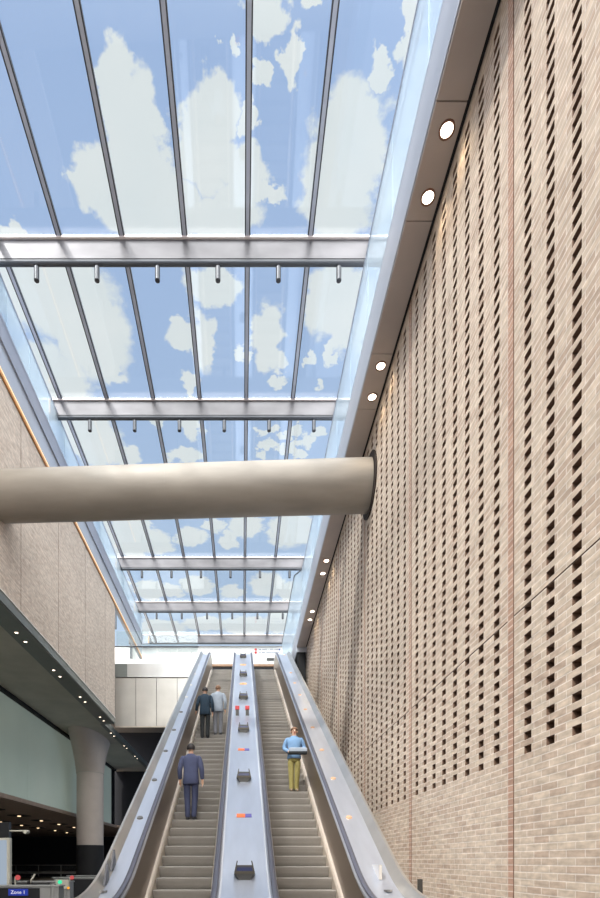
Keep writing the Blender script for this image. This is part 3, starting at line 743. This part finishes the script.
for x, l in ((237.3, 'left red emergency stop button on the median deck'), (247.3, 'right red emergency stop button on the median deck')):
    p = deck_pt(x, 715.5, .87)
    if b0 is None:
        b0 = thing('stop_button', l, 'button', p, 'emergency stop buttons')
        MB().box(-.05, .05, -.05, .05, -.06, .17).build('pedestal', M['hexbody'], b0, bevel=.008)
        MB().box(-.065, .065, -.06, .06, .17, .29).build('button_head', M['red'], b0, bevel=.015)
    else: copy_thing(b0, p, l)

# ------------------------------------------------------------------ balcony beside the escalator head
bx0, bx1 = -6.42, -2.25
bl = thing('balcony_front', 'stainless steel clad balcony front with glass rail on the left', 'balcony', (bx0, YBAL, 8.3))
kk = 25.4 / 24
z1, z2, z3, z4 = EYE + 6.43 * kk, EYE + 8.71 * kk, EYE + 9.38 * kk, EYE + 10.95 * kk
for i in range(4):
    w = (bx1 - bx0) / 4
    MB().box(i * w + .012, (i + 1) * w - .012, 0, .05, z1 - 8.3, z2 - 8.3).build('steel_panel', M['steelpanel'], bl)
MB().box(.0, bx1 - bx0, -.05, .12, z2 - 8.3 + .03, z3 - 8.3).build('fascia', M['steel'], bl)
MB().box(.0, .62, -.06, -.04, z2 - 8.3 + .04, z3 - 8.3 - .02).build('fascia_end_plate', M['band'], bl)
MB().box(.0, bx1 - bx0, .02, .1, z1 - 8.3 - .06, z1 - 8.3).build('bottom_trim', M['skirt'], bl)
MB().box(0, bx1 - bx0, .06, .12, z1 - 8.3, z2 - 8.3 + .04).build('backing', M['darkwall'], bl)
gw = (bx1 - bx0 - .05) / 4
for i in range(4):
    MB().box(i * gw + .05, (i + 1) * gw + .038, .03, .05, z3 - 8.3, z4 - 8.3).build('glass_pane', M['clear'], bl)
zh = EYE + 10.19 * kk - 8.3
MB().cyl((0, -.04, zh), (bx1 - bx0 + .05, -.04, zh), .035, n=12).build('handrail', M['flange'], bl)

# sign row on the white end wall
sg = thing('wall_sign', 'row of small red roundels and pale lettering on white wall', 'sign', (1.7, YB, EYE + 13.95))
YS = -.02
for k, z in enumerate((.1, -.1)):
    mb = MB(); xx = -.82
    mb.cyl((xx, YS, z), (xx, .0, z), .085, n=20); mb.build('red_mark', M['red'], sg)
    mb = MB(); x = -.62
    random.seed(k + 3)
    while x < .70:
        w = random.choice((.05, .07, .04))
        mb.box(x, x + w, YS, 0, z - .035, z + .04); x += w + random.choice((.02, .02, .03, .08))
    mb.build('lettering', M['fascia2'], sg)
MB().box(.72, .80, YS, 0, .05, .15).build('blue_mark', M['bluesign'], sg)
tag(MB().box(-.25, .25, -.05, 0, -.08, .08).build('wall_box', M['hexbody'], None, (1.85, YB, EYE + 13.4)), 'small dark box on the white wall beneath the lettering', 'box')
tag(MB().box(-.04, .04, -.04, 0, -.05, .05).build('wall_socket', M['hexbody'], None, (-4.55, YB, EYE + 12.95)), 'tiny dark square fixture on the white wall behind balcony glass', 'fixture')

# ------------------------------------------------------------------ ticket gates, barrier, screen, camera
def gate(label, xr, y, zt, dark):
    g = thing('ticket_gate', label, 'ticket gate', (xr, y, 0), 'ticket gates on the left')
    MB().box(-1.9, 0, -.14, .14, 0, zt - .03).build('cabinet', M['gate'], g, bevel=.01)
    MB().box(-1.95, .02, -.16, .16, zt - .03, zt).build('top_plate', M['gate'], g, bevel=.008)
    MB().box(-1.75, -.35, -.15, -.138, .2, zt - .05).build('glass_front', M['gatedark'], g)
    MB().cyl((-.12, -.1, 0), (-.12, -.1, zt + .03), .055, n=16).build('end_post', M['gate'], g)
    return g
g1 = gate('grey ticket gate with the blue zone sign, nearest the camera', -3.40, 9.8, 1.05, True)
sgn = MB().box(-.92, -.56, -.172, -.152, .86, .985).build('zone_sign', M['bluesign'], g1)
sgn['label'] = 'blue sign with white letters'
tc_ = bpy.data.curves.new('zone_text', 'FONT'); tc_.body = 'Zone 1'; tc_.size = .092; tc_.extrude = .001; tc_.align_x = 'CENTER'; tc_.align_y = 'CENTER'
to = bpy.data.objects.new('zone_text', tc_); COL.objects.link(to)
dg = bpy.context.evaluated_depsgraph_get(); tm = bpy.data.meshes.new_from_object(to.evaluated_get(dg)); bpy.data.objects.remove(to)
tm.materials.clear(); tm.materials.append(M['signwhite'])
to = bpy.data.objects.new('lettering', tm); COL.objects.link(to); to.parent = sgn; to.location = (-.74, -.174, .922); to.rotation_euler = (math.radians(90), 0, 0)
g2 = gate('grey ticket gate with small green lamp, second from the camera', -4.12, 12.6, 1.02, False)
MB().box(-.32, -.02, -.19, -.16, .84, 1.06).build('reader', M['frame'], g2); MB().cyl((-.22, -.2, 1.0), (-.22, -.185, 1.0), .05, n=16).build('green_lamp', M['greenlit'], g2)
MB().cyl((-.02, -.2, .86), (-.02, -.185, .86), .03, n=12).build('amber_lamp', M['amberlit'], g2)
g3 = gate('grey ticket gate behind the green-lamp gate, third from the camera', -3.62, 15.4, 1.02, False)
g4 = gate('dark ticket gate farthest from the camera, near the column foot', -3.05 - 1.1, 18.2, 1.0, False)
for (x, y, Y, l) in ((18, 877.5, 11.2, 'small red disc on a stalk above the zone sign gate'), (72, 877.5, 14.0, 'small red disc on a stalk beside the green lamp')):
    p = at(x, y, Y)
    t = thing('gate_marker', l, 'sign', (p.x, p.y, 0), 'red gate markers')
    MB().cyl((0, -.02, p.z), (0, .0, p.z), .055, n=20).build('disc', M['redlit'], t)
    MB().box(-.07, -.045, -.01, .01, 0, p.z + .02).build('stalk', M['frame'], t)
for (x, y, Y, l) in ((32, 877, 12.0, 'pale tilted gate paddle right of the zone sign'), (96, 877, 15.0, 'pale tilted gate paddle left of the escalator foot')):
    p = at(x, y, Y)
    t = thing('gate_paddle', l, 'gate paddle', (p.x, p.y, 0), 'tilted gate paddles')
    MB().prism([(-.06, p.z - .12), (-.02, p.z - .12), (.09, p.z + .07), (.05, p.z + .07)], 'y', -.02, .02).build('paddle', M['frame'], t)
    MB().box(-.1, -.03, -.03, .03, 0, p.z - .09).build('paddle_post', M['gatedark'], t)
# glass barrier far back
M['barrier'] = glass_mat('barrier_glass', (.80, .84, .84, 1), .01, (.5, .5, .5, 1), .06)
br = thing('glass_barrier', 'long low glass barrier with metal rails before the black wall', 'barrier', (-15, 44.0, 0))
for i in range(10):
    MB().box(-6 + i * 1.9, -6 + (i + 1) * 1.9 - .04, 0, .02, .1, 1.15).build('glass_pane', M['barrier'], br)
    MB().box(-6 + i * 1.9 - .03, -6 + i * 1.9 + .03, -.02, .04, 0, 1.15).build('post', M['gate'], br)
MB().box(-6, 13, -.02, .04, 1.13, 1.18).build('top_rail', M['gate'], br); MB().box(-6, 13, -.03, .05, .42, .62).build('lower_rail', M['gate'], br)
# advert screen at the photo's left edge
p = at(10.5, 838, 12.0)
ad = thing('advert_screen', 'pale lit display panel in a metal frame at left photo edge', 'screen', (p.x, 12.0, 0))
MB().box(-1.25, 0, -.05, .08, 0, p.z).build('frame', M['frame'], ad, bevel=.01)
MB().box(-1.19, -.065, -.06, -.045, .3, p.z - .05).build('display', M['screen'], ad)
MB().box(-1.25, -.02, -.04, .08, p.z, p.z + .36).build('header_box', M['gatedark'], ad)
q = at(26, 831, 12.0)
cc = thing('security_camera', 'small pale security camera on a horizontal arm above the screen', 'camera', (q.x, 12.0, q.z))
MB().box(p.x - q.x - .018, 0, -.012, .012, -.01, .02).build('arm', M['frame'], cc)
MB().cyl((.0, -.06, -.02), (.0, .10, -.02), .045, n=14).build('camera_body', M['frame'], cc)
# short glass screen with post between right escalator and the brick wall
X0 = 2.82; Yp = F * X0 / (420 - VX)
gs = thing('glass_screen', 'low glass screen and dark post between escalator and brick wall', 'glass screen', (X0, Yp, 0))
MB().box(-.035, .035, -.03, .03, 0, EYE - (879 - VY) * Yp / F).build('post', M['hexbody'], gs, bevel=.006)
MB().box(-.42, -.045, -.008, .008, .03, EYE - (891 - VY) * Yp / F).build('glass_pane', M['guard'], gs)

# ------------------------------------------------------------------ people
def skin_obj(name, verts, edges, radii, mat, parent, root=0, sub=2):
    me = bpy.data.meshes.new(name); me.from_pydata(verts, edges, [])
    o = bpy.data.objects.new(name, me); COL.objects.link(o)
    sk = o.modifiers.new('Skin', 'SKIN'); sk.use_smooth_shade = True
    if not me.skin_vertices: 
        bpy.context.view_layer.update()
    for i, r in enumerate(radii):
        me.skin_vertices[0].data[i].radius = r if isinstance(r, tuple) else (r, r)
        me.skin_vertices[0].data[i].use_root = (i == root)
    sb = o.modifiers.new('Subdivision', 'SUBSURF'); sb.levels = sub; sb.render_levels = sub
    bpy.context.view_layer.update()
    dg = bpy.context.evaluated_depsgraph_get()
    m2 = bpy.data.meshes.new_from_object(o.evaluated_get(dg)); bpy.data.objects.remove(o)
    m2.materials.clear(); m2.materials.append(mat)
    for p in m2.polygons: p.use_smooth = True
    r = bpy.data.objects.new(name, m2); COL.objects.link(r); r.parent = parent
    return r
def merge(obs, name):
    bm = bmesh.new()
    for o in obs: bm.from_mesh(o.data)
    me = bpy.data.meshes.new(name); bm.to_mesh(me); bm.free(); me.materials.append(obs[0].data.materials[0])
    p = obs[0].parent
    for o in obs: bpy.data.objects.remove(o)
    for q in me.polygons: q.use_smooth = True
    r = bpy.data.objects.new(name, me); COL.objects.link(r); r.parent = p
    return r
def loft(name, rings, mat, parent, n=24):
    v = []; k = len(rings)
    for (z, rx, ry, y) in rings:
        v += [(rx * math.copysign(abs(math.cos(t)) ** .85, math.cos(t)), y + ry * math.copysign(abs(math.sin(t)) ** .85, math.sin(t)), z) for t in [2 * math.pi * i / n for i in range(n)]]
    fs = [(j * n + i, j * n + (i + 1) % n, (j + 1) * n + (i + 1) % n, (j + 1) * n + i) for j in range(k - 1) for i in range(n)]
    return MB().add(v, fs + [tuple(range(n))[::-1], tuple(range((k - 1) * n, k * n))], 0, True).build(name, mat, parent)
def person(label, loc, h, facing, jacket, trousers, hair, shoes, skin, pose):
    """figure facing -Y; facing = rotation about Z"""
    k = h / 1.72
    root = thing('person', label, 'person', loc, None, facing)
    root.scale = (k, k, k)
    P = {'pel': (0, 0, .93), 'spi': (0, .0, 1.12), 'che': (0, .0, 1.31), 'nb': (0, .01, 1.45), 'nk': (0, 0, 1.52), 'hd': (0, -.015, 1.60), 'top': (0, .0, 1.665)}
    for s, n in ((1, 'r'), (-1, 'l')):
        P['sh' + n] = (s * .185, .01, 1.40)
        el, wr = pose['arm' + n]; P['el' + n] = el; P['wr' + n] = wr
        P['hp' + n] = (s * .09, 0, .89); kn, an = pose['leg' + n]; P['kn' + n] = kn; P['an' + n] = an
        P['to' + n] = (an[0] + s * .02, an[1] - .15, an[2] - .045)
    def build(nm, spec, edges, mat, sub=2):
        names = list(spec); v = [P[a] if a in P else spec[a][1] for a in names]
        r = [spec[a][0] if a not in P or isinstance(spec[a], tuple) and a in P and not isinstance(spec[a][0], (int, float)) else spec[a] for a in names]
        return skin_obj(nm, v, [(names.index(a), names.index(b)) for a, b in edges], r, mat, root, 0, sub)
    for n in 'rl':                       # hands: palm and five fingers
        w = Vector(P['wr' + n]); e = Vector(P['el' + n]); d = (w - e).normalized()
        P['pm' + n] = tuple(w + d * .07)
        s = 1 if n == 'r' else -1
        side = d.cross(Vector((s, 0, 0))).normalized() if abs(d.x) < .9 else Vector((0, 0, 1))
        for i, (o_, l_) in enumerate(((-.03, .068), (-.01, .08), (.01, .075), (.03, .06))):
            a = w + d * .075 + side * o_; P[f'f{i}a' + n] = tuple(a + d * .02); P[f'f{i}b' + n] = tuple(a + d * l_ + Vector((-s * .02, 0, 0)))
        P['tha' + n] = tuple(w + d * .03 - side * .035); P['thb' + n] = tuple(w + d * .075 - side * .055)
    body = {'pel': (.13, .095), 'spi': (.115, .085), 'che': (.14, .095), 'nb': (.06, .06), 'nk': (.052, .055), 'hd': (.076, .095), 'top': (.06, .075)}
    ed = [('pel', 'spi'), ('spi', 'che'), ('che', 'nb'), ('nb', 'nk'), ('nk', 'hd'), ('hd', 'top')]
    for n in 'rl':
        body.update({'sh' + n: .055, 'el' + n: .042, 'wr' + n: .028, 'pm' + n: (.036, .02), 'hp' + n: .085, 'kn' + n: .058, 'an' + n: .036, 'to' + n: .022})
        ed += [('che', 'sh' + n), ('sh' + n, 'el' + n), ('el' + n, 'wr' + n), ('wr' + n, 'pm' + n), ('pel', 'hp' + n), ('hp' + n, 'kn' + n), ('kn' + n, 'an' + n), ('an' + n, 'to' + n)]
        for i in range(4):
            body.update({f'f{i}a' + n: .009, f'f{i}b' + n: .008}); ed += [('pm' + n, f'f{i}a' + n), (f'f{i}a' + n, f'f{i}b' + n)]
        body.update({'tha' + n: .011, 'thb' + n: .009}); ed += [('wr' + n, 'tha' + n), ('tha' + n, 'thb' + n)]
    bo = build('body', body, ed, skin)
    # face
    MB().sphere((0, -.118, 1.585), .018, 10, 0, (.8, 1, 1.4)).build('nose', skin, bo)
    for s in (-1, 1):
        MB().sphere((s * .032, -.10, 1.61), .011, 8).build('eye', M['gatedark'], bo)
        MB().sphere((s * .082, .0, 1.59), .026, 10, 0, (.4, .8, 1.2)).build('ear', skin, bo)
    MB().sphere((0, -.10, 1.545), .02, 8, 0, (1.3, .5, .35)).build('mouth', M['red'], bo)
    hz = pose.get('hem', .80); jm = []
    jm.append(loft('jacket', [(hz, .178, .13, 0), (hz + .012, .186, .138, 0), (1.0, .172, .128, 0), (1.14, .162, .12, 0), (1.28, .185, .125, .0), (1.37, .20, .115, .005), (1.425, .165, .095, .01), (1.455, .10, .078, .012), (1.48, .072, .07, .012)], jacket, root))
    for n in 'rl':
        w = Vector(P['wr' + n]); e = Vector(P['el' + n]); P['cu' + n] = tuple(e + (w - e) * .95)
        s = 1 if n == 'r' else -1
        jm.append(skin_obj('sleeve', [(s * .13, .01, 1.385), P['sh' + n], P['el' + n], P['cu' + n]], [(0, 1), (1, 2), (2, 3)], [.06, .075, .06, .047], jacket, root))
    merge(jm, 'jacket')
    tm_ = [loft('trousers', [(.78, .10, .09, 0), (.82, .155, .108, 0), (.90, .165, .115, 0), (1.02, .15, .11, 0)], trousers, root)]
    for n in 'rl':
        a = Vector(P['an' + n]); hp = Vector(P['hp' + n]); kn = Vector(P['kn' + n])
        tm_.append(skin_obj('leg', [tuple(hp * .97), tuple(kn), tuple(a + Vector((0, .005, .05))), tuple(a + Vector((0, .005, -.035)))], [(0, 1), (1, 2), (2, 3)], [.095, .078, .064, .066], trousers, root))
    merge(tm_, 'trousers')
    for n in 'rl':
        a = Vector(P['an' + n]); b = Vector(P['to' + n])
        v = [tuple(a + Vector((0, .05, -.04))), tuple(a + Vector((0, 0, -.035))), tuple((a + b) / 2 + Vector((0, 0, -.01))), tuple(b)]
        skin_obj('shoe', v, [(0, 1), (1, 2), (2, 3)], [(.045, .045), (.052, .05), (.052, .044), (.044, .036)], shoes, root)
    # hair: cap over crown and back of the head
    mb = MB(); n_ = 18; v = []; fs = []
    for jx in range(8):
        th = jx / 7 * math.radians(118)
        for i in range(n_):
            ph = 2 * math.pi * i / n_
            x, y, z = math.sin(th) * math.cos(ph) * .094, math.sin(th) * math.sin(ph) * .114, math.cos(th) * .105
            lim = 1.0
            if y < -.02 and z < .045: z = .045 + (z - .045) * .1; y *= .93
            v.append((x, y + .004, z + 1.615))
    fs = [(jx * n_ + i, (jx + 1) * n_ + i, (jx + 1) * n_ + (i + 1) % n_, jx * n_ + (i + 1) % n_) for jx in range(7) for i in range(n_)]
    mb.add(v, fs, 0, True).build('hair', hair, root)
    return root
skin_m = pbr('skin', srgb(206, 164, 138), .55, var=.04)
hair_d = pbr('dark_hair', srgb(38, 32, 32), .6, var=.1); hair_b = pbr('brown_hair', srgb(128, 96, 72), .6, var=.1)
navy = pbr('navy_cloth', srgb(66, 72, 100), .85, var=.08, vscale=10); navyt = pbr('navy_trousers', srgb(52, 58, 84), .85, var=.08, vscale=10)
teal = pbr('dark_teal_cloth', srgb(28, 48, 64), .85, var=.08, vscale=10); blk = pbr('black_cloth', srgb(30, 34, 36), .85, var=.08, vscale=10)
pale = pbr('pale_grey_cloth', srgb(150, 160, 172), .85, var=.08, vscale=10); palet = pbr('grey_trousers', srgb(120, 122, 128), .85, var=.08, vscale=10)
blue = pbr('light_blue_cloth', srgb(112, 146, 182), .85, var=.08, vscale=10); olive = pbr('olive_cloth', srgb(150, 140, 84), .85, var=.08, vscale=10)
shoe_d = pbr('dark_shoe', srgb(30, 30, 36), .5); shoe_l = pbr('tan_shoe', srgb(120, 112, 96), .6)
def stand(k): return W0 + .2 * k / SLOPE + .17, .2 * k
walk = {'armr': ((.245, .05, 1.13), (.25, -.06, .90)), 'arml': ((-.245, .06, 1.13), (-.255, .0, .89)), 'legr': ((.085, -.04, .50), (.07, .02, .085)), 'legl': ((-.085, -.03, .50), (-.07, .03, .085))}
rest = {'armr': ((.25, .04, 1.14), (.30, -.10, .95)), 'arml': ((-.25, .04, 1.13), (-.24, -.06, .89)), 'legr': ((.09, -.02, .49), (.09, .02, .085)), 'legl': ((-.09, -.02, .49), (-.085, .02, .085))}
carry = {'armr': ((.27, .03, 1.15), (.13, -.20, 1.06)), 'arml': ((-.27, .03, 1.15), (-.15, -.20, 1.02)), 'legr': ((.075, -.05, .50), (.06, .03, .085)), 'legl': ((-.08, -.02, .50), (-.07, .0, .085)), 'hem': .88}
y, z = stand(12); person('person in navy suit with back turned, standing on the left escalator', (-1.14, y, z), 1.70, math.pi, navy, navyt, hair_d, shoe_d, skin_m, walk)
y, z = stand(27); person('person in dark teal jacket high up on the left escalator', (-1.20, y, z), 1.68, math.pi, teal, blk, hair_d, shoe_d, skin_m, rest)
y, z = stand(28); person('person in pale grey coat beside the one in dark teal', (-.80, y, z), 1.66, math.pi, pale, palet, hair_b, shoe_d, skin_m, rest)
y, z = stand(16); person('person in light blue jacket and olive trousers facing down right escalator', (1.28, y, z), 1.62, 0, blue, olive, hair_b, shoe_l, skin_m, carry)
bg_ = thing('shoulder_bag', 'grey-blue bag with dark base held by the person in blue', 'bag', (1.28 + .05, y - .40, z + .86))
MB().box(-.22, .22, -.06, .06, .04, .16).build('bag_body', pale, bg_, bevel=.03)
MB().box(-.22, .22, -.065, .065, .0, .07).build('bag_base', blk, bg_, bevel=.02)
